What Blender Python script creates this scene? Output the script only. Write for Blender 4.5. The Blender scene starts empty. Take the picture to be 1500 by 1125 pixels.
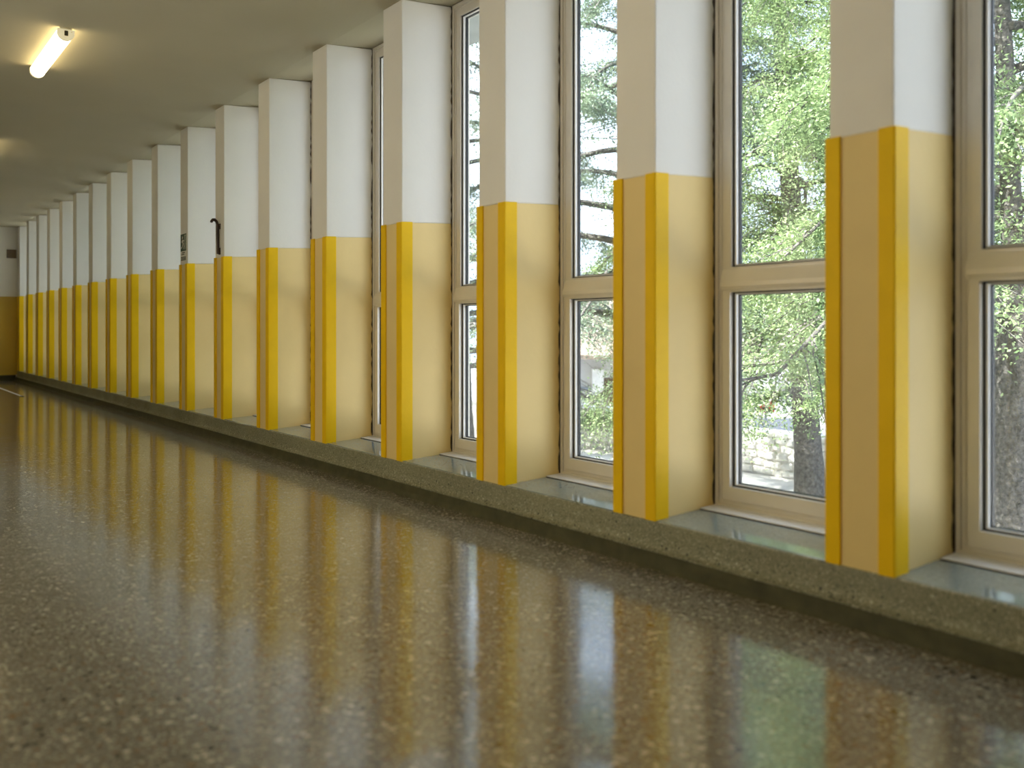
import bpy, bmesh, math, random
import numpy as np
from mathutils import Vector, Matrix

scene = bpy.context.scene
COL = scene.collection
random.seed(7)
R = math.radians

# ---------------------------------------------------------------- camera, sky, sun, exposure
YAW = math.atan((750 + 227) / 1362.0)          # corridor vanishing point sits left of the frame
cam_d = bpy.data.cameras.new('camera')
cam = bpy.data.objects.new('camera', cam_d)
COL.objects.link(cam)
cam.location = (0, 0, 0.945)
cam.rotation_euler = (R(90), 0, -YAW)
cam_d.sensor_width = 36.0
cam_d.lens = 1362.0 / 1500.0 * 36.0
cam_d.shift_y = -(562.5 - 483.5) / 1500.0
cam_d.clip_end = 300
cam_d.dof.use_dof = True
cam_d.dof.focus_distance = 7.2
cam_d.dof.aperture_fstop = 1.7
scene.camera = cam

SKY = 3.5
SUN = 21.0
LAMP = 9.0
vs = scene.view_settings
scene.display_settings.display_device = 'sRGB'
vs.view_transform = 'Standard'
vs.look = 'None'
vs.gamma = 1.0
vs.use_curve_mapping = False
vs.exposure = 0.08

world = bpy.data.worlds.new('sky')
scene.world = world
world.use_nodes = True
nt = world.node_tree
nt.nodes.clear()
wo = nt.nodes.new('ShaderNodeOutputWorld')
bg = nt.nodes.new('ShaderNodeBackground')
tc = nt.nodes.new('ShaderNodeTexCoord')
nz = nt.nodes.new('ShaderNodeTexNoise')
nz.inputs['Scale'].default_value = 2.2
nz.inputs['Detail'].default_value = 5
cr = nt.nodes.new('ShaderNodeValToRGB')
cr.color_ramp.elements[0].position = 0.38
cr.color_ramp.elements[0].color = (0.58, 0.71, 1.0, 1)
cr.color_ramp.elements[1].position = 0.62
cr.color_ramp.elements[1].color = (0.86, 0.905, 1.0, 1)
nt.links.new(tc.outputs['Generated'], nz.inputs['Vector'])
nt.links.new(nz.outputs['Fac'], cr.inputs['Fac'])
nt.links.new(cr.outputs['Color'], bg.inputs['Color'])
bg.inputs['Strength'].default_value = SKY
nt.links.new(bg.outputs['Background'], wo.inputs['Surface'])

sun_d = bpy.data.lights.new('sun', 'SUN')
sun = bpy.data.objects.new('sun', sun_d)
COL.objects.link(sun)
sun.location = (-6, 6, 14)
sun_d.energy = SUN
sun_d.angle = R(0.6)
sun_d.color = (1.0, 0.95, 0.86)
sun.rotation_euler = Vector((-0.52, 0.22, 0.80)).to_track_quat('Z', 'Y').to_euler()

cy = scene.cycles
cy.use_denoising = True
cy.max_bounces = 12
cy.diffuse_bounces = 7
cy.glossy_bounces = 5
cy.transparent_max_bounces = 24
cy.sample_clamp_indirect = 6.0

# ---------------------------------------------------------------- helpers
def tag(o, label=None, cat=None, group=None, kind=None):
    if label: o['label'] = label
    if cat: o['category'] = cat
    if group: o['group'] = group
    if kind: o['kind'] = kind
    return o

def empty(name, loc, rz=0):
    o = bpy.data.objects.new(name, None)
    o.empty_display_size = 0.1
    COL.objects.link(o)
    o.location = loc
    o.rotation_euler = (0, 0, rz)
    return o

class MB:
    """collects shapes for one mesh object"""
    def __init__(self):
        self.v = []; self.f = []; self.m = []
    def add(self, verts, faces, mi=0):
        b = len(self.v)
        self.v += [tuple(p) for p in verts]
        self.f += [tuple(i + b for i in q) for q in faces]
        self.m += [mi] * len(faces)
        return self
    def box(self, x0, x1, y0, y1, z0, z1, mi=0):
        return self.add([(x0,y0,z0),(x1,y0,z0),(x1,y1,z0),(x0,y1,z0),(x0,y0,z1),(x1,y0,z1),(x1,y1,z1),(x0,y1,z1)],
                        [(0,3,2,1),(4,5,6,7),(0,1,5,4),(1,2,6,5),(2,3,7,6),(3,0,4,7)], mi)
    def prism(self, prof, axis, a0, a1, mi=0, f0=None, f1=None):
        """extrude a closed 2-D profile along an axis; f0/f1 give the end position per profile point"""
        n = len(prof)
        def pt(p, a):
            if axis == 'z': return (p[0], p[1], a)
            if axis == 'y': return (p[0], a, p[1])
            return (a, p[0], p[1])
        v = [pt(p, f0(p) if f0 else a0) for p in prof] + [pt(p, f1(p) if f1 else a1) for p in prof]
        f = [(i, (i+1) % n, n + (i+1) % n, n + i) for i in range(n)]
        f.append(tuple(range(n-1, -1, -1))); f.append(tuple(range(n, 2*n)))
        return self.add(v, f, mi)
    def frame(self, x0, x1, y0, y1, z0, z1, wl, wr, wb, wt, mi=0):
        """rectangular frame in the YZ plane, mitred ring with depth in X"""
        o = [(y0,z0),(y1,z0),(y1,z1),(y0,z1)]
        i = [(y0+wl,z0+wb),(y1-wr,z0+wb),(y1-wr,z1-wt),(y0+wl,z1-wt)]
        v = [(x0,)+p for p in o] + [(x0,)+p for p in i] + [(x1,)+p for p in o] + [(x1,)+p for p in i]
        f = []
        for k in range(4):
            j = (k+1) % 4
            f += [(k, 4+k, 4+j, j), (8+k, 8+j, 12+j, 12+k), (k, j, 8+j, 8+k), (4+k, 12+k, 12+j, 4+j)]
        return self.add(v, f, mi)
    def tube(self, pts, radii, seg=8, mi=0, caps=True):
        pts = [Vector(p) for p in pts]
        n = len(pts)
        if not hasattr(radii, '__len__'): radii = [radii] * n
        vs_, up = [], Vector((0.31, 0.17, 0.93))
        for i, p in enumerate(pts):
            d = (pts[min(i+1, n-1)] - pts[max(i-1, 0)]).normalized()
            a = d.cross(up)
            if a.length < 0.05: a = d.cross(Vector((1, 0, 0)))
            a.normalize(); b = d.cross(a)
            for k in range(seg):
                t = 2 * math.pi * k / seg
                vs_.append(p + (a * math.cos(t) + b * math.sin(t)) * radii[i])
        f = []
        for i in range(n-1):
            for k in range(seg):
                k2 = (k+1) % seg
                f.append((i*seg+k, i*seg+k2, (i+1)*seg+k2, (i+1)*seg+k))
        if caps:
            f.append(tuple(range(seg-1, -1, -1))); f.append(tuple((n-1)*seg + k for k in range(seg)))
        return self.add(vs_, f, mi)
    def mesh(self, name, mats, smooth=False, bevel=0, seg=2):
        me = bpy.data.meshes.new(name)
        me.from_pydata(self.v, [], self.f)
        if not isinstance(mats, (list, tuple)): mats = [mats]
        for m in mats: me.materials.append(m)
        me.polygons.foreach_set('material_index', self.m)
        bm = bmesh.new(); bm.from_mesh(me)
        bmesh.ops.recalc_face_normals(bm, faces=bm.faces)
        if bevel:
            bmesh.ops.bevel(bm, geom=[e for e in bm.edges if len(e.link_faces) == 2 and e.calc_face_angle(0) > 0.6],
                            offset=bevel, segments=seg, profile=0.5, affect='EDGES', clamp_overlap=True)
        bm.to_mesh(me); bm.free()
        if smooth:
            me.polygons.foreach_set('use_smooth', [True] * len(me.polygons))
        me.update()
        return me
    def build(self, name, mats, parent=None, **kw):
        return link(name, self.mesh(name, mats, **kw), parent)

def link(name, me, parent=None):
    o = bpy.data.objects.new(name, me)
    COL.objects.link(o)
    if parent: o.parent = parent
    return o

def copy_tree(o, parent=None):
    c = o.copy()
    COL.objects.link(c)
    if parent: c.parent = parent
    for ch in list(o.children): copy_tree(ch, c)
    return c

def auto_smooth(me, ang=0.6):
    bm = bmesh.new(); bm.from_mesh(me)
    for e in bm.edges:
        e.smooth = not (len(e.link_faces) == 2 and e.calc_face_angle(0) > ang)
    bm.to_mesh(me); bm.free()
    me.polygons.foreach_set('use_smooth', [True] * len(me.polygons))

# ---------------------------------------------------------------- materials
def mat(name, col, rough=0.6, metal=0.0, spec=0.5, noise=None, bump=None, coat=0.0):
    """principled material; noise = (scale, amount) mottles the colour, bump = (scale, distance)"""
    m = bpy.data.materials.new(name); m.use_nodes = True
    t = m.node_tree; p = t.nodes['Principled BSDF']
    p.inputs['Base Color'].default_value = (*col, 1)
    p.inputs['Roughness'].default_value = rough
    p.inputs['Metallic'].default_value = metal
    p.inputs['Specular IOR Level'].default_value = spec
    p.inputs['Coat Weight'].default_value = coat
    c = t.nodes.new('ShaderNodeTexCoord')
    if noise:
        n = t.nodes.new('ShaderNodeTexNoise'); n.inputs['Scale'].default_value = noise[0]; n.inputs['Detail'].default_value = 4
        r = t.nodes.new('ShaderNodeMapRange')
        r.inputs['From Min'].default_value = 0.3; r.inputs['From Max'].default_value = 0.7
        r.inputs['To Min'].default_value = 1 - noise[1]; r.inputs['To Max'].default_value = 1 + noise[1]
        x = t.nodes.new('ShaderNodeMix'); x.data_type = 'RGBA'; x.blend_type = 'MULTIPLY'; x.inputs[0].default_value = 1
        x.inputs[6].default_value = (*col, 1)
        t.links.new(c.outputs['Object'], n.inputs['Vector']); t.links.new(n.outputs['Fac'], r.inputs['Value'])
        t.links.new(r.outputs['Result'], x.inputs[7]); t.links.new(x.outputs[2], p.inputs['Base Color'])
    if bump:
        n2 = t.nodes.new('ShaderNodeTexNoise'); n2.inputs['Scale'].default_value = bump[0]; n2.inputs['Detail'].default_value = 6
        b = t.nodes.new('ShaderNodeBump'); b.inputs['Distance'].default_value = bump[1]; b.inputs['Strength'].default_value = 1
        t.links.new(c.outputs['Object'], n2.inputs['Vector']); t.links.new(n2.outputs['Fac'], b.inputs['Height'])
        t.links.new(b.outputs['Normal'], p.inputs['Normal'])
    return m

def terrazzo(name, base, light, dark, brown, scale, rough, wave=0.0, grit=0.0, amount=1.0, ior=1.5, grit_scale=220):
    m = bpy.data.materials.new(name); m.use_nodes = True
    t = m.node_tree; p = t.nodes['Principled BSDF']
    p.inputs['IOR'].default_value = ior
    c = t.nodes.new('ShaderNodeTexCoord')
    def chips(sc, lo, hi):
        v = t.nodes.new('ShaderNodeTexVoronoi'); v.inputs['Scale'].default_value = sc
        wn = t.nodes.new('ShaderNodeTexNoise'); wn.inputs['Scale'].default_value = sc * 1.3
        add = t.nodes.new('ShaderNodeVectorMath'); add.operation = 'MULTIPLY_ADD'
        add.inputs[1].default_value = (0.5 / sc,) * 3
        t.links.new(c.outputs['Object'], wn.inputs['Vector'])
        t.links.new(wn.outputs['Color'], add.inputs[0]); t.links.new(c.outputs['Object'], add.inputs[2])
        t.links.new(add.outputs[0], v.inputs['Vector'])
        sp = t.nodes.new('ShaderNodeSeparateColor'); t.links.new(v.outputs['Color'], sp.inputs[0])
        rr = t.nodes.new('ShaderNodeMapRange'); rr.inputs['To Min'].default_value = lo; rr.inputs['To Max'].default_value = hi
        t.links.new(sp.outputs[0], rr.inputs['Value'])
        lt = t.nodes.new('ShaderNodeMath'); lt.operation = 'LESS_THAN'
        t.links.new(v.outputs['Distance'], lt.inputs[0]); t.links.new(rr.outputs['Result'], lt.inputs[1])
        ramp = t.nodes.new('ShaderNodeValToRGB'); ramp.color_ramp.interpolation = 'CONSTANT'
        e = ramp.color_ramp.elements
        e[0].position = 0; e[0].color = (*light, 1)
        e[1].position = 0.3; e[1].color = (*dark, 1)
        k = e.new(0.5); k.color = (*brown, 1)
        k = e.new(0.72); k.color = tuple(0.5 * (a + b) for a, b in zip(light, base)) + (1,)
        t.links.new(sp.outputs[1], ramp.inputs[0])
        return lt.outputs[0], ramp.outputs[0]
    n = t.nodes.new('ShaderNodeTexNoise'); n.inputs['Scale'].default_value = 1.3; n.inputs['Detail'].default_value = 3
    t.links.new(c.outputs['Object'], n.inputs['Vector'])
    r = t.nodes.new('ShaderNodeMapRange'); r.inputs['From Min'].default_value = 0.3; r.inputs['From Max'].default_value = 0.7
    r.inputs['To Min'].default_value = 0.85; r.inputs['To Max'].default_value = 1.15
    t.links.new(n.outputs['Fac'], r.inputs['Value'])
    cur = t.nodes.new('ShaderNodeMix'); cur.data_type = 'RGBA'; cur.blend_type = 'MULTIPLY'; cur.inputs[0].default_value = 1
    cur.inputs[6].default_value = (*base, 1); t.links.new(r.outputs['Result'], cur.inputs[7])
    col = cur.outputs[2]
    for sc, lo, hi in ((scale * 2.6, 0.15, 0.55), (scale, -0.15, 0.52)):
        f, cc = chips(sc, lo, hi)
        fm = t.nodes.new('ShaderNodeMath'); fm.operation = 'MULTIPLY'; fm.inputs[1].default_value = amount
        t.links.new(f, fm.inputs[0])
        x = t.nodes.new('ShaderNodeMix'); x.data_type = 'RGBA'
        t.links.new(fm.outputs[0], x.inputs[0]); t.links.new(col, x.inputs[6]); t.links.new(cc, x.inputs[7])
        col = x.outputs[2]
    t.links.new(col, p.inputs['Base Color'])
    n3 = t.nodes.new('ShaderNodeTexNoise'); n3.inputs['Scale'].default_value = 3.0; n3.inputs['Detail'].default_value = 5
    t.links.new(c.outputs['Object'], n3.inputs['Vector'])
    rg = t.nodes.new('ShaderNodeMapRange'); rg.inputs['From Min'].default_value = 0.3; rg.inputs['From Max'].default_value = 0.7
    rg.inputs['To Min'].default_value = rough * 0.8; rg.inputs['To Max'].default_value = rough * 1.25
    t.links.new(n3.outputs['Fac'], rg.inputs['Value']); t.links.new(rg.outputs['Result'], p.inputs['Roughness'])
    nrm = None
    for sc, di in ((7.0, wave), (grit_scale, grit)):
        if not di: continue
        nn = t.nodes.new('ShaderNodeTexNoise'); nn.inputs['Scale'].default_value = sc; nn.inputs['Detail'].default_value = 2
        b = t.nodes.new('ShaderNodeBump'); b.inputs['Distance'].default_value = di
        t.links.new(c.outputs['Object'], nn.inputs['Vector']); t.links.new(nn.outputs['Fac'], b.inputs['Height'])
        if nrm: t.links.new(nrm, b.inputs['Normal'])
        nrm = b.outputs['Normal']
    if nrm: t.links.new(nrm, p.inputs['Normal'])
    return m

M = {}
M['white'] = mat('white_wall_paint', (0.80, 0.79, 0.76), 0.55, bump=(60, 0.0006), noise=(3, 0.02))
M['cream'] = mat('cream_gloss_paint', (0.80, 0.62, 0.28), 0.5, spec=0.3, bump=(40, 0.0007), noise=(2.5, 0.04))
M['yellow'] = mat('yellow_gloss_paint', (0.88, 0.56, 0.002), 0.5, spec=0.22, bump=(55, 0.0009), noise=(6, 0.04))
M['mustard'] = mat('mustard_paint', (0.60, 0.40, 0.05), 0.45, noise=(2, 0.06))
M['ceiling'] = mat('ceiling_paint', (0.45, 0.41, 0.29), 0.85, noise=(1.2, 0.03), bump=(25, 0.001))
M['room'] = mat('corridor_wall_paint', (0.76, 0.72, 0.62), 0.6)
M['floor'] = terrazzo('floor_terrazzo', (0.175, 0.16, 0.125), (0.50, 0.46, 0.38), (0.03, 0.027, 0.022), (0.19, 0.125, 0.07), 50, 0.105, wave=0.0009, grit=0.00022, grit_scale=70, ior=2.1)
M['plinth'] = terrazzo('rough_terrazzo', (0.21, 0.21, 0.14), (0.46, 0.45, 0.36), (0.02, 0.02, 0.012), (0.13, 0.12, 0.07), 80, 0.5, grit=0.0012)
M['sill'] = terrazzo('polished_sill_terrazzo', (0.23, 0.28, 0.275), (0.38, 0.43, 0.42), (0.11, 0.14, 0.14), (0.2, 0.23, 0.2), 110, 0.07, amount=0.6, ior=1.85)
M['skirt'] = mat('dark_green_skirting', (0.066, 0.064, 0.034), 0.6, spec=0.25, noise=(14, 0.25), bump=(90, 0.0006))
M['alu'] = mat('warm_aluminium', (0.68, 0.64, 0.57), 0.4, metal=0.25, noise=(8, 0.03))
M['bead'] = mat('pale_spacer', (0.90, 0.91, 0.93), 0.3)
M['black'] = mat('black_rubber', (0.012, 0.012, 0.014), 0.5)
M['seal'] = mat('dark_sealant', (0.045, 0.033, 0.022), 0.9, noise=(90, 0.5))
M['strip'] = mat('white_ledge', (0.74, 0.75, 0.78), 0.35, noise=(10, 0.04))
M['darkmetal'] = mat('dark_brown_metal', (0.035, 0.014, 0.007), 0.35)
M['signgreen'] = mat('sign_green', (0.005, 0.055, 0.028), 0.5)
M['signwhite'] = mat('sign_white', (0.78, 0.79, 0.74), 0.5)
M['print'] = mat('dark_print', (0.05, 0.06, 0.04), 0.6)
M['brownbox'] = mat('brown_plaque', (0.20, 0.13, 0.07), 0.5, noise=(30, 0.2))
M['cap'] = mat('lamp_cap_plastic', (0.85, 0.80, 0.62), 0.4)
M['slot'] = mat('lamp_cap_slot', (0.10, 0.085, 0.05), 0.6)
M['bark'] = mat('grey_bark', (0.15, 0.14, 0.135), 0.95, noise=(24, 0.4), bump=(22, 0.05))
M['stone'] = mat('pale_limestone', (0.84, 0.82, 0.78), 0.9, noise=(6, 0.08), bump=(18, 0.02))
M['stone_b'] = mat('grey_limestone', (0.72, 0.70, 0.67), 0.9, noise=(6, 0.15), bump=(18, 0.02))
M['mortar'] = mat('pale_mortar', (0.78, 0.76, 0.72), 0.95, noise=(12, 0.15))
M['paving'] = mat('pale_paving', (0.66, 0.63, 0.60), 0.9, noise=(1.1, 0.25))
M['asphalt'] = mat('street_asphalt', (0.22, 0.22, 0.23), 0.9, noise=(2, 0.15))
M['render'] = mat('white_render', (0.66, 0.64, 0.61), 0.9, noise=(2, 0.06))
M['tile'] = mat('roof_tile', (0.26, 0.20, 0.16), 0.85, noise=(9, 0.3))
M['door'] = mat('brown_timber', (0.12, 0.06, 0.035), 0.6, noise=(5, 0.25))
M['carpaint'] = mat('silver_paint', (0.50, 0.54, 0.60), 0.28, metal=0.6)
M['carglass'] = mat('dark_car_glass', (0.03, 0.04, 0.05), 0.08)
M['tyre'] = mat('tyre_rubber', (0.02, 0.02, 0.02), 0.8)
M['red'] = mat('red_sign_paint', (0.62, 0.03, 0.05), 0.5)
M['grey'] = mat('grey_metal', (0.20, 0.23, 0.26), 0.5, metal=0.3)
M['ochre'] = mat('ochre_bounce_render', (0.92, 0.70, 0.42), 0.9, noise=(1.0, 0.06))
M['eave'] = mat('eave_concrete', (0.42, 0.44, 0.45), 0.9, noise=(3, 0.1))

def glass_mat():
    m = bpy.data.materials.new('window_glass'); m.use_nodes = True
    t = m.node_tree; t.nodes.clear()
    o = t.nodes.new('ShaderNodeOutputMaterial'); mx = t.nodes.new('ShaderNodeMixShader')
    tr = t.nodes.new('ShaderNodeBsdfTransparent'); tr.inputs[0].default_value = (0.93, 0.96, 0.95, 1)
    gl = t.nodes.new('ShaderNodeBsdfGlossy'); gl.inputs['Roughness'].default_value = 0.02
    lw = t.nodes.new('ShaderNodeLayerWeight'); lw.inputs['Blend'].default_value = 0.5
    pw = t.nodes.new('ShaderNodeMath'); pw.operation = 'POWER'; pw.inputs[1].default_value = 5.0
    fr = t.nodes.new('ShaderNodeMath'); fr.operation = 'MULTIPLY_ADD'; fr.inputs[1].default_value = 0.8; fr.inputs[2].default_value = 0.035
    t.links.new(lw.outputs['Facing'], pw.inputs[0]); t.links.new(pw.outputs[0], fr.inputs[0])
    t.links.new(fr.outputs[0], mx.inputs[0]); t.links.new(tr.outputs[0], mx.inputs[1]); t.links.new(gl.outputs[0], mx.inputs[2])
    t.links.new(mx.outputs[0], o.inputs['Surface'])
    return m
M['glass'] = glass_mat()

def emit_mat(name, col, s):
    m = bpy.data.materials.new(name); m.use_nodes = True
    p = m.node_tree.nodes['Principled BSDF']
    p.inputs['Base Color'].default_value = (0.8, 0.8, 0.75, 1)
    p.inputs['Emission Color'].default_value = (*col, 1); p.inputs['Emission Strength'].default_value = s
    return m
M['lit'] = emit_mat('lit_diffuser', (1.0, 0.80, 0.44), LAMP)

M['cap_glow'] = emit_mat('added_glow_cap_plastic', (1.0, 0.82, 0.42), 0.40)  # opaque end caps given a weak emission in place of light falling on them

def leaf_mat(name, a, b, trans=0.3):
    m = bpy.data.materials.new(name); m.use_nodes = True
    t = m.node_tree; t.nodes.clear()
    o = t.nodes.new('ShaderNodeOutputMaterial')
    c = t.nodes.new('ShaderNodeTexCoord'); n = t.nodes.new('ShaderNodeTexNoise'); n.inputs['Scale'].default_value = 2.5; n.inputs['Detail'].default_value = 8
    r = t.nodes.new('ShaderNodeValToRGB')
    r.color_ramp.elements[0].position = 0.35; r.color_ramp.elements[0].color = (*a, 1)
    r.color_ramp.elements[1].position = 0.65; r.color_ramp.elements[1].color = (*b, 1)
    d = t.nodes.new('ShaderNodeBsdfPrincipled'); d.inputs['Roughness'].default_value = 0.38
    tl = t.nodes.new('ShaderNodeBsdfTranslucent'); mx = t.nodes.new('ShaderNodeMixShader'); mx.inputs[0].default_value = trans
    t.links.new(c.outputs['Object'], n.inputs['Vector']); t.links.new(n.outputs['Fac'], r.inputs[0])
    t.links.new(r.outputs[0], d.inputs['Base Color']); t.links.new(r.outputs[0], tl.inputs['Color'])
    t.links.new(d.outputs[0], mx.inputs[1]); t.links.new(tl.outputs[0], mx.inputs[2]); t.links.new(mx.outputs[0], o.inputs['Surface'])
    return m
M['leaf_green'] = leaf_mat('fresh_green_leaves', (0.11, 0.175, 0.08), (0.45, 0.57, 0.29))
M['leaf_blue'] = leaf_mat('blue_green_needles', (0.10, 0.16, 0.13), (0.40, 0.48, 0.34), 0.2)
M['leaf_dark'] = leaf_mat('dark_green_leaves', (0.06, 0.10, 0.045), (0.13, 0.19, 0.08))

# ---------------------------------------------------------------- dimensions (metres)
XF = 2.639            # plane of the pillar guards and of the plinth front
XW = 3.000            # room side of the window frames
SPACE = 1.048
Y1 = 1.647            # near guard face of the nearest pillar
PW = 0.235            # pillar width along the corridor
ZS = 0.1752           # sill height at the front
ZSB = 0.198           # sill height at the window
ZY = 1.575            # top of the yellow paint
ZC = 2.884            # ceiling
YEND = 1.647 + 1.048 * 17 + 0.262
YBACK = -1.6
XL = -0.60
NP = 18
py = [Y1 + SPACE * i for i in range(NP)]
def sill_z(x): return ZS + (ZSB - ZS) * min(max((x - XF) / (XW - XF), 0), 1)

# ---------------------------------------------------------------- room shell
tag(MB().box(XL, XF, YBACK, YEND, -0.2, 0).build('floor', M['floor']), kind='structure')
cprof = [(XL - 0.2, ZC), (XF + 0.02, ZC), (XW, ZC + 0.03), (3.16, ZC + 0.03), (3.16, 3.35), (-2.8, 3.35), (-2.8, 3.05), (XL - 0.2, 3.05)]  # left end runs on as an unseen eave, added to block the sun
tag(MB().prism(cprof, 'y', YBACK - 0.2, YEND + 0.2).build('ceiling', M['ceiling']), kind='structure')
tag(MB().box(3.161, 3.72, YBACK - 0.2, YEND + 0.2, 3.03, 3.35).build('roof_eave', M['eave']), kind='structure')
LW = [(0.5 + 2.2 * k, 2.6 + 2.2 * k) for k in range(3)]          # unseen window openings, added to light the pillars' corridor faces
lw = MB()
edges = [YBACK] + [e for p in LW for e in p] + [YEND]
for k in range(0, len(edges), 2):
    lw.box(XL - 0.2, XL, edges[k], edges[k + 1], 0, 1.575, 1).box(XL - 0.2, XL, edges[k], edges[k + 1], 1.575, ZC, 0)
for a, b in LW:
    lw.box(XL - 0.2, XL, a, b, 0, 0.3, 1).box(XL - 0.2, XL, a, b, 2.75, ZC, 0)
tag(lw.build('wall_left', [M['room'], M['cream']]), kind='structure')
for k, (a, b) in enumerate(LW):
    w = MB().frame(XL - 0.16, XL - 0.08, a, b, 0.3, 2.75, 0.05, 0.05, 0.05, 0.05).build('window_%d' % (k + 19), M['alu'])  # out of view, added to let light in from the left
    MB().box(XL - 0.125, XL - 0.119, a + 0.05, b - 0.05, 0.35, 2.70).build('pane', M['glass'], w)
    tag(w, kind='structure')
tag(MB().box(XL - 0.2, 3.16, YBACK - 0.2, YBACK, 0, ZC).build('wall_back', M['room']), kind='structure')
wf = tag(MB().box(XL - 0.2, 3.16, YEND, YEND + 0.2, 0, ZC).build('wall_far', M['white']), kind='structure')
MB().box(XL, XF, YEND - 0.004, YEND, 0.10, 1.575).build('dado', M['mustard'], wf)
tag(MB().box(XL, XF - 0.02, YEND - 0.018, YEND, 0, 0.10).build('baseboard_far', M['skirt'], bevel=0.004), kind='structure')
tag(MB().box(XF, 3.16, YBACK, py[0] - SPACE + PW, ZS, ZC).build('wall_right', M['white']), kind='structure')

# plinth under the pillars, with a flared foot, and the dark skirting below it
pp = [(XF + 0.004, ZS), (XF + 0.001, ZS - 0.003), (XF, ZS - 0.008), (XF - 0.001, 0.105), (XF - 0.003, 0.088), (XF - 0.009, 0.077), (XF - 0.020, 0.070), (XF - 0.032, 0.0675), (XF - 0.032, 0.0635), (XF - 0.018, 0.0625),
      (XF - 0.018, -0.2), (3.0, -0.2), (3.0, -1.7), (3.16, -1.7), (3.16, ZSB), (XW, ZSB)]
me = MB().prism(pp, 'y', YBACK, YEND).mesh('trim_1', M['plinth'])
auto_smooth(me, 0.7)
tag(link('trim_1', me), kind='structure')
bp = [(XF - 0.0185, 0.0), (XF - 0.0185, 0.0615), (XF - 0.024, 0.0615), (XF - 0.030, 0.0600), (XF - 0.033, 0.054), (XF - 0.034, 0.03), (XF - 0.038, 0.012), (XF - 0.046, 0.002), (XF - 0.05, 0.0)]
me = MB().prism(bp, 'y', YBACK, YEND - 0.018).mesh('baseboard_right', M['skirt'])
auto_smooth(me, 0.8)
tag(link('baseboard_right', me), kind='structure')

# ---------------------------------------------------------------- pillars
ORD = ['', 'second', 'third', 'fourth', 'fifth', 'sixth', 'seventh', 'eighth', 'ninth', 'tenth', 'eleventh', 'twelfth', 'thirteenth',
       'fourteenth', 'fifteenth', 'sixteenth', 'seventeenth', 'eighteenth']
GT = 0.011                                   # guard board thickness
fx = XF + GT                                 # plaster face behind the guards
p0 = empty('pillar', (XF, py[0], ZS))
def loc(prof): return [(x - XF, y) for x, y in prof]
def bot(p): return sill_z(p[0] + XF) - ZS
Pn, Pf = GT, GT + PW - 0.002                 # plaster near / far faces in local Y
sh = loc([(fx, Pn), (3.088, Pn), (3.088, Pf), (fx, Pf)])
# upper paint line climbs slightly towards the window
def line(p): return ZY - ZS + 0.016 * (p[0] + XF - fx) / (XW - fx)
def top(p): return ZC - ZS + 0.03 * min(max((p[0] + XF - XF - 0.02) / (XW - XF - 0.02), 0), 1)
me = MB().prism(sh, 'z', 0, 0, f0=line, f1=top).mesh('shaft', M['white'], bevel=0.006)
link('shaft', me, p0)
dd = loc([(fx - 0.001, Pn - 0.001), (3.089, Pn - 0.001), (3.089, Pf + 0.001), (fx - 0.001, Pf + 0.001)])
me = MB().prism(dd, 'z', 0, 0, f0=bot, f1=line).mesh('dado', M['cream'])
link('dado', me, p0)
def guard(near):
    L1, L2, r = 0.058, 0.078, 0.006
    if near: ya, s = 0.0, 1
    else: ya, s = Pf + GT, -1
    pts = [(0.0, r * 1.0), (r * 0.3, r * 0.3), (r, 0.0), (L2, 0.0), (L2, GT - 0.001), (GT - 0.001, GT - 0.001), (GT - 0.001, L1), (0.0, L1)]
    return MB().prism([(x, ya + s * y) for x, y in pts], 'z', 0, 0, f0=lambda p: bot(p) + 0.001, f1=lambda p: line(p) + 0.004)
for near in (True, False):
    link('corner_guard', guard(near).mesh('corner_guard', M['yellow'], bevel=0.0015, seg=1), p0)
tag(p0, 'white pillar with cream dado and yellow corner guards, nearest and largest of the row', 'pillar', 'pillars along the window wall', 'thing')
for i in range(1, NP):
    c = copy_tree(p0)
    c.location = (XF, py[i], ZS)
    lab = 'white pillar with yellow corner guards, %s of the row counting from the nearest' % ORD[i]
    if i == 6: lab = 'white and yellow pillar that carries the dark hooked bar on its face'
    if i == 7: lab = 'white and yellow pillar with the green exit sign above its guard'
    if i == NP - 1: lab = 'last white and yellow pillar of the row, against the far wall'
    c['label'] = lab

# ---------------------------------------------------------------- windows: one per bay
G = 0.007
wy0, wy1 = -SPACE + Pf + GT * 0 + 0.001 + G, Pn - 0.001 - G     # span relative to the near guard face of the pillar beyond
w1 = empty('window_1', (XW, py[0], ZSB))
H = ZC + 0.03 - ZSB                                             # opening height
def tz(z): return z - ZSB
frm = MB().frame(0.0, 0.085, wy0, wy1, 0.004, H - 0.004, 0.052, 0.052, 0.045, 0.075)
frm.frame(-0.008, 0.0, wy0, wy1, 0.004, H - 0.004, 0.018, 0.018, 0.016, 0.022)
frm.frame(-0.004, 0.0, wy0 + 0.03, wy1 - 0.03, 0.034, H - 0.034, 0.006, 0.006, 0.004, 0.006)
link('outer_frame', frm.mesh('outer_frame', M['alu'], bevel=0.0015, seg=1), w1)
TB, TT = tz(1.112), tz(1.196)
tr = MB().prism([(-0.030, TB + 0.012), (-0.030, TB + 0.030), (-0.012, TT), (0.07, TT), (0.07, TB), (-0.022, TB), (-0.026, TB + 0.010)], 'y', wy0 + 0.045, wy1 - 0.045)
link('transom', tr.mesh('transom', M['alu'], bevel=0.0015, seg=1), w1)
iy0, iy1 = wy0 + 0.052, wy1 - 0.052
zb0, zb1 = 0.040, TB + 0.001
zt0, zt1 = TT - 0.001, H - 0.076
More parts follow.
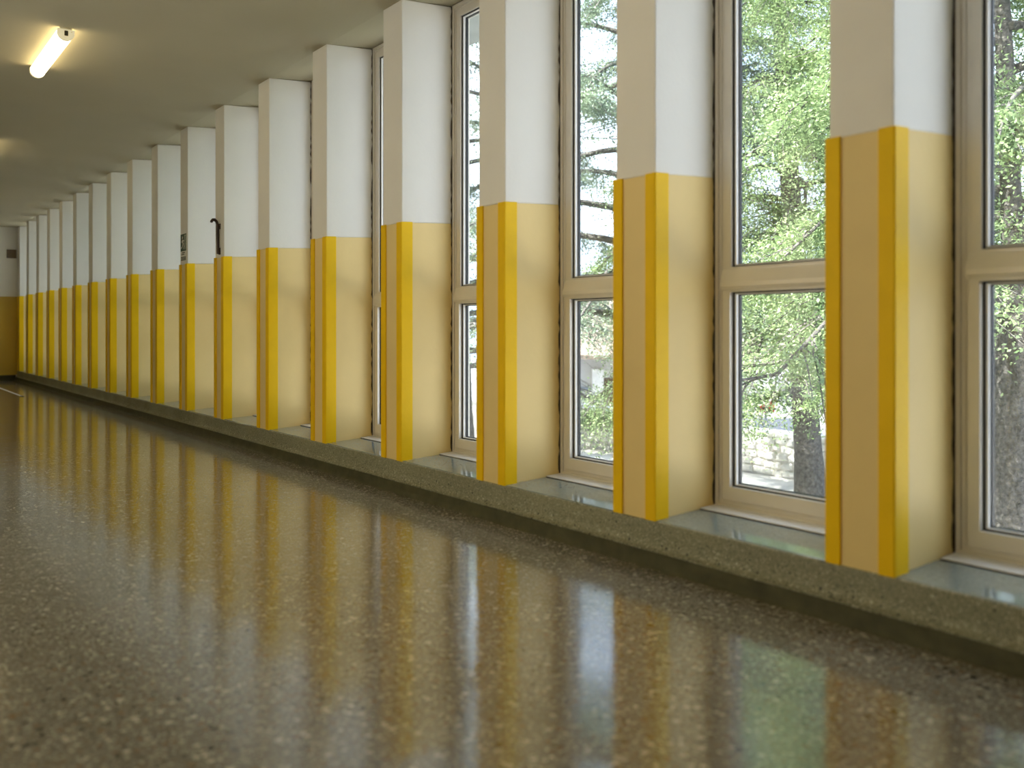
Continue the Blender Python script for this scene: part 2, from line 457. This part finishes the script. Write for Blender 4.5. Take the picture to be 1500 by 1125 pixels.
for nm, a, b, wb in (('lower_sash', zb0, zb1, 0.056), ('upper_sash', zt0, zt1, 0.012)):
    s = MB()
    if nm == 'lower_sash':
        s.frame(-0.014, 0.055, iy0 - 0.006, iy1 + 0.006, a, b, 0.040, 0.040, wb, 0.010)
    else:
        s.frame(-0.004, 0.055, iy0, iy1, a, b, 0.034, 0.034, wb, 0.010)
    so = link(nm, s.mesh(nm, M['alu'], bevel=0.0015, seg=1), w1)
    gy0, gy1 = iy0 + 0.034, iy1 - 0.034
    ga, gb = a + wb, b - 0.010
    link('gasket', MB().frame(0.006, 0.030, gy0, gy1, ga, gb, 0.008, 0.008, 0.006, 0.006).mesh('gasket', M['black']), so)
    link('spacer', MB().frame(0.010, 0.040, gy0 + 0.008, gy1 - 0.008, ga + 0.006, gb - 0.006, 0.008, 0.008, 0.004, 0.004).mesh('spacer', M['bead']), so)
    link('inner_gasket', MB().frame(0.024, 0.040, gy0 + 0.016, gy1 - 0.016, ga + 0.010, gb - 0.010, 0.005, 0.005, 0.004, 0.004).mesh('inner_gasket', M['black']), so)
    link('pane', MB().box(0.032, 0.038, gy0 + 0.004, gy1 - 0.004, ga + 0.003, gb - 0.003).mesh('pane', M['glass']), so)
# ragged sealant line between plaster and frame
rnd = random.Random(3)
sl = MB()
for side in (0, 1):
    y_in = wy1 if side else wy0
    sg = 1 if side else -1
    prev = None
    N = 90
    v, f = [], []
    for k in range(N + 1):
        z = 0.004 + (H - 0.012) * k / N
        w = 0.004 + rnd.random() * 0.004
        xo = -0.006 - rnd.random() * 0.010
        v += [(xo, y_in, z), (xo, y_in + sg * (G - 0.0005), z), (0.06, y_in + sg * (G - 0.0005), z), (0.06, y_in, z)]
    for k in range(N):
        for q in range(4):
            q2 = (q + 1) % 4
            f.append((4*k+q, 4*k+q2, 4*k+4+q2, 4*k+4+q))
    f += [(0, 1, 2, 3), (4*N, 4*N+1, 4*N+2, 4*N+3)]
    sl.add(v, f)
link('sealant', sl.mesh('sealant', M['seal']), w1)
# polished sill skin and the pale ledge strip
slp = []
xs0, xs1 = XF + 0.010 - XW, -0.001
def zl(x): return sill_z(x + XW) - ZSB
prof = [(xs0, zl(xs0) + 0.0003), (xs1, zl(xs1) + 0.0003), (xs1, zl(xs1) + 0.004), (xs0 + 0.004, zl(xs0) + 0.004), (xs0 + 0.001, zl(xs0) + 0.0028)]
link('sill', MB().prism(prof, 'y', wy0 - G + 0.001, wy1 + G - 0.001).mesh('sill', M['sill']), w1)
xa, xb = -0.098, -0.009
prof = [(xa, zl(xa) + 0.004), (xb, zl(xb) + 0.004), (xb, zl(xb) + 0.012), (xa, zl(xa) + 0.012)]
link('ledge_strip', MB().prism(prof, 'y', wy0 + 0.002, wy1 - 0.002).mesh('ledge_strip', M['strip'], bevel=0.001, seg=1), w1)
prof = [(xa - 0.004, zl(xa) + 0.0042), (xa - 0.0004, zl(xa) + 0.0042), (xa - 0.0004, zl(xa) + 0.008), (xa - 0.004, zl(xa) + 0.006)]
link('joint', MB().prism(prof, 'y', wy0 + 0.002, wy1 - 0.002).mesh('joint', M['seal']), w1)
tag(w1, 'tall two-pane aluminium window at the picture edge, nearer than the nearest pillar', kind='structure', group='windows between the pillars')
for i in range(1, NP):
    c = copy_tree(w1)
    c.name = 'window_%d' % (i + 1)
    c.location = (XW, py[i], ZSB)
    c['label'] = 'tall two-pane aluminium window between the %s and %s pillars from the camera' % (ORD[i - 1] or 'first', ORD[i])

# ---------------------------------------------------------------- ceiling lamps
def batten():
    r = empty('ceiling_lamp', (1.15, 7.05, ZC))
    L = 0.555
    MB().box(-0.036, 0.036, -L + 0.01, L - 0.01, -0.022, 0).build('base_plate', M['cap'], r, bevel=0.002)
    def u(w, h, z0, n=10):
        p = [(-w, z0), (-w, z0 - h * 0.35)]
        for k in range(1, n):
            a = math.pi * k / n
            p.append((-w * math.cos(a), z0 - h * 0.35 - h * 0.65 * math.sin(a)))
        return p + [(w, z0 - h * 0.35), (w, z0)]
    me = MB().prism(u(0.047, 0.066, -0.016), 'y', -L + 0.028, L - 0.028).mesh('diffuser', M['lit'])
    auto_smooth(me, 0.7)
    link('diffuser', me, r)
    for s in (-1, 1):
        y0, y1 = sorted((s * L, s * (L - 0.0275)))
        me = MB().prism(u(0.051, 0.071, -0.014), 'y', y0, y1).mesh('end_cap', M['cap_glow'], bevel=0.002)
        e = link('end_cap', me, r)
        a, b = sorted((s * L, s * (L + 0.002)))
        MB().box(-0.011, 0.011, a, b, -0.056, -0.024).box(0.030, 0.034, a, b, -0.030, -0.026).build('slot', M['slot'], e)
    return r
l0 = batten()
tag(l0, 'lit fluorescent batten lamp with round diffuser on the ceiling', 'lamp', 'corridor ceiling lamps')
for y, lab in ((11.24, 'lit batten lamp just past the left picture edge, glowing on the ceiling'),
               (15.43, 'lit batten lamp on the ceiling near the far wall'),
               (2.86, 'lit batten lamp on the ceiling above the nearest pillars')):
    c = copy_tree(l0); c.location = (1.15, y, ZC); c['label'] = lab

# ---------------------------------------------------------------- small things in the corridor
# dark hooked bar on the seventh pillar
Y7 = py[6] + 0.118
hb = empty('hooked_bar', (fx, Y7, 1.60))
pts = [(-0.018, 0, 0.006), (-0.018, 0, 0.08), (-0.020, 0, 0.20), (-0.022, 0, 0.262), (-0.030, 0, 0.288), (-0.046, 0, 0.302), (-0.062, 0, 0.300), (-0.072, 0, 0.288), (-0.075, 0, 0.276)]
me = MB().tube(pts, [0.011, 0.012, 0.014, 0.012, 0.013, 0.014, 0.014, 0.013, 0.011], 10).mesh('bar', M['darkmetal'])
auto_smooth(me, 0.9); link('bar', me, hb)
MB().box(-0.006, 0, -0.018, 0.018, 0.0, 0.06).box(-0.020, -0.006, -0.006, 0.006, 0.020, 0.032).build('lower_bracket', M['darkmetal'], hb, bevel=0.0015)
MB().box(-0.006, 0, -0.018, 0.018, 0.222, 0.270).box(-0.022, -0.006, -0.006, 0.006, 0.240, 0.252).build('upper_bracket', M['darkmetal'], hb, bevel=0.0015)
tag(hb, 'dark brown bar with hooked top fixed to a white pillar', 'hook')

# green exit sign on the eighth pillar
Y8 = py[7] + 0.130
sg = empty('exit_sign', (fx, Y8, 1.605))
MB().box(-0.004, 0, -0.098, 0.098, 0, 0.272).build('sign_plate', M['signwhite'], sg, bevel=0.001, seg=1)
MB().box(-0.0050, -0.0040, -0.090, 0.090, 0.100, 0.264).build('green_panel', M['signgreen'], sg)
g = MB()
x0, x1 = -0.0058, -0.0050
for q in ((-0.080, -0.040, 0.246, 0.252), (-0.080, -0.074, 0.112, 0.246), (-0.046, -0.040, 0.112, 0.246)):
    g.box(x0, x1, *q)                                                         # doorway outline
def poly(p): g.prism(p, 'x', x0, x1)
poly([(0.020, 0.218), (0.034, 0.218), (0.040, 0.230), (0.034, 0.243), (0.020, 0.243), (0.014, 0.230)])    # head
poly([(0.002, 0.170), (0.030, 0.176), (0.030, 0.212), (0.004, 0.208)])        # torso
poly([(-0.022, 0.192), (0.004, 0.196), (0.004, 0.207), (-0.022, 0.202)])      # arm
poly([(0.030, 0.196), (0.052, 0.180), (0.058, 0.188), (0.030, 0.211)])        # arm
poly([(0.000, 0.172), (-0.014, 0.144), (-0.024, 0.146), (-0.008, 0.178)])     # leg
poly([(-0.014, 0.150), (-0.006, 0.116), (-0.018, 0.116), (-0.026, 0.148)])
poly([(0.014, 0.174), (0.046, 0.140), (0.074, 0.138), (0.074, 0.128), (0.040, 0.130), (0.006, 0.166)])    # trailing leg
g.build('pictogram', M['signwhite'], sg)
t = MB()
for z, a, b in ((0.084, -0.045, 0.045), (0.068, -0.03, 0.06), (0.040, -0.08, 0.08), (0.027, -0.08, 0.07), (0.014, -0.08, 0.08)):
    t.box(-0.0048, -0.0040, a, b, z - 0.004, z + 0.005)
t.build('small_print', M['print'], sg)
tag(sg, 'green and white emergency exit sign on a white pillar', 'sign')

# plaque on the far wall
pq = empty('wall_plaque', (2.548, YEND, 2.30))
MB().box(-0.080, 0.080, -0.035, 0, 0, 0.160).build('plaque_box', M['brownbox'], pq, bevel=0.006)
MB().box(-0.066, 0.066, -0.038, -0.035, 0.014, 0.146).build('face_panel', M['brownbox'], pq, bevel=0.001)
tag(pq, 'small brown box mounted high on the far wall beside the last pillar', 'plaque')

# pale strip on the floor
fs = MB().box(2.035, 2.065, 14.9, 17.6, 0.0, 0.003).build('floor_strip', M['signwhite'])
MB().box(2.033, 2.067, 14.75, 14.9, 0.0, 0.004).build('end_piece', M['black'], fs)
tag(fs, 'thin pale strip lying on the shiny floor near the far wall', 'strip')

# ---------------------------------------------------------------- outside: ground, wall, street
GZ = -1.5
tag(MB().box(3.16, 12.6, -12, 45, GZ - 0.2, GZ).build('ground', M['paving']), kind='structure')
tag(MB().box(-9.0, XL - 0.2, -12, 45, -0.5, -0.1).build('courtyard_added', M['paving']), kind='structure')  # unseen pale ground, added along with the ochre wall
tag(MB().box(-10, -9.0, -14, 45, -0.5, 11.5).build('wall_courtyard_added', M['ochre']), kind='structure')  # unseen ochre wall, added to bounce warm light through the left windows
tag(MB().box(12.9, 90, -40, 90, -2.9, -2.6).build('street', M['asphalt']), kind='structure')

wl = empty('garden_wall', (12.6, 12, GZ))
MB().box(0.04, 0.40, -26, 33, -1.2, 0.67).build('wall_core', M['mortar'], wl)
MB().box(-0.02, 0.44, -26, 33, 0.66, 0.73).build('coping', M['stone'], wl, bevel=0.015)
rs = random.Random(11)
variants = []
for k in range(10):
    w, h, d = rs.uniform(0.14, 0.34), rs.uniform(0.11, 0.16), rs.uniform(0.05, 0.085)
    pr = [(-w/2, -h/2 + rs.uniform(0, .02)), (-w/2 + rs.uniform(.03, .08), -h/2), (w/2 - rs.uniform(.02, .06), -h/2), (w/2, -h/2 + rs.uniform(0, .05)),
          (w/2, h/2 - rs.uniform(.01, .05)), (w/2 - rs.uniform(.03, .09), h/2), (-w/2 + .03, h/2), (-w/2, h/2 - rs.uniform(.01, .04))]
    n = len(pr)
    b = MB()
    b.add([(0.04, y, z) for y, z in pr] + [(0.04 - d * .6, y * .97, z * .95) for y, z in pr] + [(0.04 - d, y * .7, z * .6) for y, z in pr],
          [(i, (i+1) % n, n + (i+1) % n, n + i) for i in range(n)] + [(n+i, n+(i+1) % n, 2*n+(i+1) % n, 2*n+i) for i in range(n)] + [tuple(range(2*n, 3*n))])
    variants.append((w, b.mesh('stone', M['stone'] if k % 3 else M['stone_b'])))
count = 0
for row in range(5):
    y = -6.0 + rs.uniform(0, 0.3)
    while y < 6.5:
        w, me = rs.choice(variants)
        o = link('stone', me, wl)
        o.location = (0, y + w / 2, 0.07 + row * 0.133 + rs.uniform(-0.02, 0.02))
        o.rotation_euler = (R(rs.uniform(-7, 7)), 0, 0)
        o.scale = (1, 1, rs.uniform(0.85, 1.1))
        y += w + 0.006
        count += 1
tag(wl, 'low pale stone garden wall beyond the trees outside the windows', 'wall', kind='thing')

# ---------------------------------------------------------------- trees
def leaf_mesh(name, P, size, material, flat=0.5, rng=None, aspect=0.5):
    """P: n x 3 leaf centres; each leaf is one folded four-cornered blade"""
    n = len(P)
    d = rng.normal(size=(n, 3)); d[:, 2] = d[:, 2] * 0.7 - 0.15
    d /= np.linalg.norm(d, axis=1)[:, None]
    nrm = rng.normal(size=(n, 3)) * (1 - flat); nrm[:, 2] += flat * 1.4
    s = np.cross(d, nrm); s /= np.maximum(np.linalg.norm(s, axis=1), 1e-6)[:, None]
    L = (size * rng.uniform(0.6, 1.4, n))[:, None]
    V = np.empty((n, 4, 3))
    V[:, 0] = P - d * L * 0.5
    V[:, 1] = P + s * L * aspect * 0.5
    V[:, 2] = P + d * L * 0.5
    V[:, 3] = P - s * L * aspect * 0.5
    me = bpy.data.meshes.new(name)
    me.vertices.add(n * 4); me.vertices.foreach_set('co', V.ravel())
    me.loops.add(n * 4); me.loops.foreach_set('vertex_index', np.arange(n * 4, dtype=np.int32))
    me.polygons.add(n); me.polygons.foreach_set('loop_start', np.arange(0, n * 4, 4, dtype=np.int32))
    me.polygons.foreach_set('loop_total', np.full(n, 4, dtype=np.int32))
    me.materials.append(material)
    me.update(calc_edges=True)
    return me

def tree(name, base, height, r0, seed, boughs, n_leaves, size, material, label, cat='tree', group=None, z_lo=1.4, reach=3.2, droop=0.5, lean=(0, 0),
         fork=None, flat=0.5, spread=0.16, top_reach=0.35, lift=0.25, z_clip=0.9, waist=None, bough_r=0.32, vary=0.08, side_clip=None):
    rng = np.random.default_rng(seed)
    t = empty(name, base)
    def axis(h):
        u = h / height
        return np.array([lean[0] * u + 0.12 * math.sin(3 * u + seed), lean[1] * u + 0.12 * math.sin(2.3 * u + seed * 2), h])
    a0 = axis(0)
    hs = np.linspace(0, height, 14)
    tr = MB()
    pts = [axis(h) - a0 * (1 if True else 0) for h in hs]
    rad = [r0 * (1.25 if h == 0 else 1) * (1 - 0.85 * h / height) + 0.01 for h in hs]
    if waist: rad = [r * (1 if h < waist else 0.42) for h, r in zip(hs, rad)]
    tr.tube(pts, rad, 12)
    me = tr.mesh('trunk', M['bark']); auto_smooth(me, 1.2)
    link('trunk', me, t)
    br, tw = MB(), MB()
    P = []
    weights = []
    paths = []
    if fork is not None:
        paths += fork
    for k in range(boughs):
        u = (k + rng.uniform(0, 1)) / boughs
        h = z_lo + (height * 0.98 - z_lo) * u
        az = k * 2.399 + rng.uniform(-0.5, 0.5)
        ln = reach * (1 - (1 - top_reach) * u) * rng.uniform(0.75, 1.15)
        o = axis(h) - a0
        dv = np.array([math.cos(az), math.sin(az), 0])
        q = []
        lf, dr = lift + rng.uniform(-vary, vary), droop * rng.uniform(1 - 1.3 * vary, 1 + 1.3 * vary)
        for s in np.linspace(0, 1, 9):
            q.append(o + dv * ln * s + np.array([0, 0, lf * ln * s - dr * ln * s * s]) + 0.04 * ln * math.sin(5 * s + k) * np.array([-dv[1], dv[0], 0]))
        q = [np.array([p[0], p[1], max(p[2], z_clip + 0.15)]) for p in q]
        paths.append((q, max(0.022, rad[0] * bough_r * (1 - u * 0.7)), ln))
    total = sum(p[2] for p in paths)
    for q, rb, ln in paths:
        br.tube(q, [rb * (1 - 0.85 * i / (len(q) - 1)) for i in range(len(q))], 6)
        qa = np.array(q)
        nl = int(n_leaves * ln / total)
        ntw = max(6, int(ln * 9))
        for _ in range(ntw):
            s = rng.uniform(0.18, 1.0)
            i = min(int(s * (len(q) - 1)), len(q) - 2); fr = s * (len(q) - 1) - i
            o = qa[i] * (1 - fr) + qa[i + 1] * fr
            d = qa[i + 1] - qa[i]; d = d / np.linalg.norm(d)
            side = np.array([-d[1], d[0], 0]) * rng.choice([-1, 1])
            v = d * rng.uniform(0.2, 0.9) + side * rng.uniform(0.5, 1) + np.array([0, 0, rng.uniform(-0.5, 0.15)])
            v /= np.linalg.norm(v)
            tl = rng.uniform(0.3, 0.6) * ln * (1.15 - s) + 0.15
            e = o + v * tl; e2 = e + np.array([0, 0, -0.25 * tl]); mid = o + v * tl * 0.55
            tw.tube([o, mid, (e + e2) / 2], [0.009, 0.006, 0.003], 3, caps=False)
            m = max(1, nl // ntw)
            w = rng.uniform(0, 1, m)[:, None]
            c = o + (mid - o) * np.minimum(w * 2, 1) + ((e + e2) / 2 - mid) * np.maximum(w * 2 - 1, 0)
            sc = spread * min(1.0, 0.4 + 0.6 * tl) * (0.5 + 0.8 * w)
            P.append(c + rng.normal(size=(m, 3)) * sc * np.array([1, 1, 0.55]) - np.array([0, 0, 0.04]))
    me = br.mesh('boughs', M['bark']); auto_smooth(me, 1.2)
    tag(link('boughs', me, t), kind='stuff')
    tag(link('twigs', tw.mesh('twigs', M['bark']), t), kind='stuff')
    P = np.concatenate(P)
    # keep the crown outside the building
    wx = P[:, 0] + base[0]
    P = P[(wx > 4.1) & (P[:, 2] > z_clip + 0.25 * np.abs(rng.normal(size=len(P))))]
    if side_clip: P = P[(P[:, 1] < side_clip[0]) | (P[:, 1] > side_clip[1]) | (P[:, 2] > side_clip[2] + 0.3 * rng.random(len(P)))]
    tag(link('foliage', leaf_mesh('foliage', P, size, material, flat, rng), t), kind='stuff')
    tag(t, label, cat, group)
    return t

# near right tree with a forking trunk
q1 = [np.array(p) for p in ((0.0, 0.02, 2.2), (0.12, -0.10, 2.45), (0.32, -0.26, 2.75), (0.7, -0.5, 3.3), (1.2, -0.7, 4.0), (1.5, -0.9, 4.8))]
tree('forked_tree', (8.22, 3.92, GZ), 9.0, 0.29, 5, 46, 380000, 0.036, M['leaf_green'], 'thick grey trunked forked tree outside the nearest window',
     group='trees outside the windows', z_lo=2.5, reach=3.4, droop=0.55, lean=(-0.4, 0.35), fork=[(q1, 0.13, 2.6)], spread=0.2, waist=2.3, z_clip=1.95, bough_r=0.15)
tree('leafy_tree', (10.65, 7.87, GZ), 10.5, 0.19, 9, 60, 380000, 0.034, M['leaf_green'], 'leafy light green tree with slim trunk between the two nearest pillars',
     group='trees outside the windows', z_lo=2.3, reach=3.3, droop=0.60, lean=(-0.2, 0.2), spread=0.17, lift=0.2, z_clip=0.72, bough_r=0.2, side_clip=(1.7, 9, 1.75))
tree('cedar_tree', (9.2, 9.9, GZ), 11.0, 0.24, 14, 44, 150000, 0.045, M['leaf_blue'], 'blue-green cedar with drooping layered boughs behind the second pillar',
     group='trees outside the windows', z_lo=2.3, reach=3.6, droop=0.42, lean=(0.2, 0), spread=0.14, flat=0.65, bough_r=0.2, vary=0.22, z_clip=1.75)
tree('cedar_tree', (9.4, 14.8, GZ), 12.0, 0.26, 21, 50, 180000, 0.05, M['leaf_blue'], 'blue-green cedar seen in the narrow gap before the fourth pillar',
     group='trees outside the windows', z_lo=1.6, reach=3.8, droop=0.42, side_clip=(-9, -0.9, 1.8), spread=0.17, flat=0.65, bough_r=0.2, vary=0.22)
tree('cedar_tree', (8.8, 21.5, GZ), 11.5, 0.25, 33, 44, 90000, 0.07, M['leaf_blue'], 'blue-green cedar furthest along the window row',
     group='trees outside the windows', z_lo=1.6, reach=3.8, droop=0.42, spread=0.17, flat=0.65, bough_r=0.2, vary=0.22)
for k, (x, y, s, lab) in enumerate(((17.5, 6.2, 3, 'dark green street tree behind the forked tree'), (19.5, 12.2, 8, 'dark green street tree behind the slim leafy tree'))):
    tree('street_tree', (x, y, -2.6), 9.5, 0.2, 40 + s, 40, 70000, 0.11, M['leaf_dark'], lab, group='street trees beyond the wall', z_lo=1.6, reach=3.4, droop=0.3, spread=0.3)

# plant spilling over the garden wall
ps = empty('trailing_shrub', (12.68, 14.6, GZ + 0.73))
rng = np.random.default_rng(77)
P = rng.normal(size=(9000, 3)) * np.array([0.14, 0.6, 0.07]) + np.array([-0.16, 0, -0.03])
P[:, 2] -= 0.35 * np.abs(np.minimum(P[:, 0] + 0.05, 0))
tag(link('foliage', leaf_mesh('foliage', P, 0.05, M['leaf_green'], 0.5, rng), ps), kind='stuff')
st = MB()
for k in range(14):
    y = rng.uniform(-0.9, 0.9)
    st.tube([(0.0, y, 0.0), (-0.1, y + 0.05, 0.09), (-0.22, y + 0.1, 0.03), (-0.28, y + 0.1, -0.12)], [0.008, 0.007, 0.005, 0.003], 4)
tag(st.build('stems', M['bark'], ps), kind='stuff')
tag(ps, 'green plant spilling over the top of the stone garden wall', 'shrub')

# ---------------------------------------------------------------- street things seen through the second window gap
def at(px, z):
    """point on the ground plan in the direction of a picture column at a distance"""
    xc = (px - 750) / 1362.0 * z
    return Vector((xc * math.cos(YAW) + z * math.sin(YAW), -xc * math.sin(YAW) + z * math.cos(YAW), 0))
hp = at(878, 30)
h = empty('street_house', (hp.x, hp.y, -2.6), -YAW)
MB().box(-2.6, 5, 0, 6, 0, 2.85).build('house_wall', M['render'], h)
MB().prism([(-0.7, 2.62), (6.6, 5.4), (6.6, 5.52), (-0.7, 2.76)], 'x', -3.0, 5.4).build('roof', M['tile'], h)
d_ = MB().box(0.15, 1.05, -0.06, 0, 0, 2.0).build('door', M['door'], h)
for k in range(5):
    MB().box(0.17 + k * 0.175, 0.325 + k * 0.175, -0.085, -0.06, 0.02, 1.98).build('plank', M['door'], d_)
MB().box(-0.25, 0.12, -0.16, 0, 0, 2.3).build('pilaster', M['stone'], h, bevel=0.01)
MB().box(-2.6, -0.3, -0.5, 0, 1.62, 1.72).build('canopy', M['grey'], h, bevel=0.01)
tag(h, 'white rendered house with brown plank door across the street', 'house')

cp = at(852, 26)
c = empty('parked_car', (cp.x, cp.y, -2.6), R(8))
prof = [(-2.0, 0.30), (-2.05, 0.62), (-1.85, 0.86), (-1.35, 0.92), (-0.75, 1.40), (0.65, 1.44), (1.35, 0.98), (1.95, 0.84), (2.05, 0.55), (2.0, 0.30)]
MB().prism(prof, 'x', -0.82, 0.82).build('car_body', M['carpaint'], c, bevel=0.05, seg=3)
for s in (-1, 1):
    x0, x1 = sorted((s * 0.815, s * 0.828))
    MB().prism([(-1.15, 0.95), (-0.70, 1.33), (0.0, 1.36), (0.0, 0.95)], 'x', x0, x1).build('side_window', M['carglass'], c)
    MB().prism([(0.06, 0.95), (0.06, 1.36), (0.6, 1.37), (1.15, 0.99)], 'x', x0, x1).build('side_window', M['carglass'], c)
    for y in (-1.3, 1.3):
        a, b = sorted((s * 0.70, s * 0.86))
        MB().tube([(a, y, 0.31), (b, y, 0.31)], 0.31, 20).build('wheel', M['tyre'], c, bevel=0.02)
tag(c, 'silver car parked in front of the white house', 'car')

bp_ = at(1122, 24)
b = empty('street_board', (bp_.x, bp_.y, -2.6), -YAW)
MB().tube([(0, 0.03, 0), (0, 0.03, 1.55)], 0.03, 8).build('post', M['grey'], b)
MB().box(-0.22, 0.22, -0.02, 0, 1.42, 1.74).build('board_panel', M['red'], b, bevel=0.008)
MB().box(-0.05, 0.05, -0.026, -0.02, 1.44, 1.72).build('white_band', M['signwhite'], b)
tag(b, 'small red and white board glimpsed through leaves beside the slim trunk', 'board')

lp = at(950, 21)
l = empty('street_lamp', (lp.x, lp.y, -2.6), -YAW)
MB().tube([(0, 0, 0), (0, 0, 4.0), (0, 0, 8.45)], [0.09, 0.07, 0.05], 10).build('pole', M['grey'], l)
MB().tube([(0, 0, 8.4), (-0.3, 0, 8.5), (-0.55, 0, 8.52)], 0.035, 8).build('arm', M['grey'], l)
MB().prism([(-1.25, 8.46), (-1.1, 8.56), (-0.8, 8.60), (-0.5, 8.57), (-0.5, 8.46)], 'y', -0.14, 0.14).build('lamp_head', M['grey'], l, bevel=0.02)
tag(l, 'grey street lamp head high between cedar boughs', 'lamp')
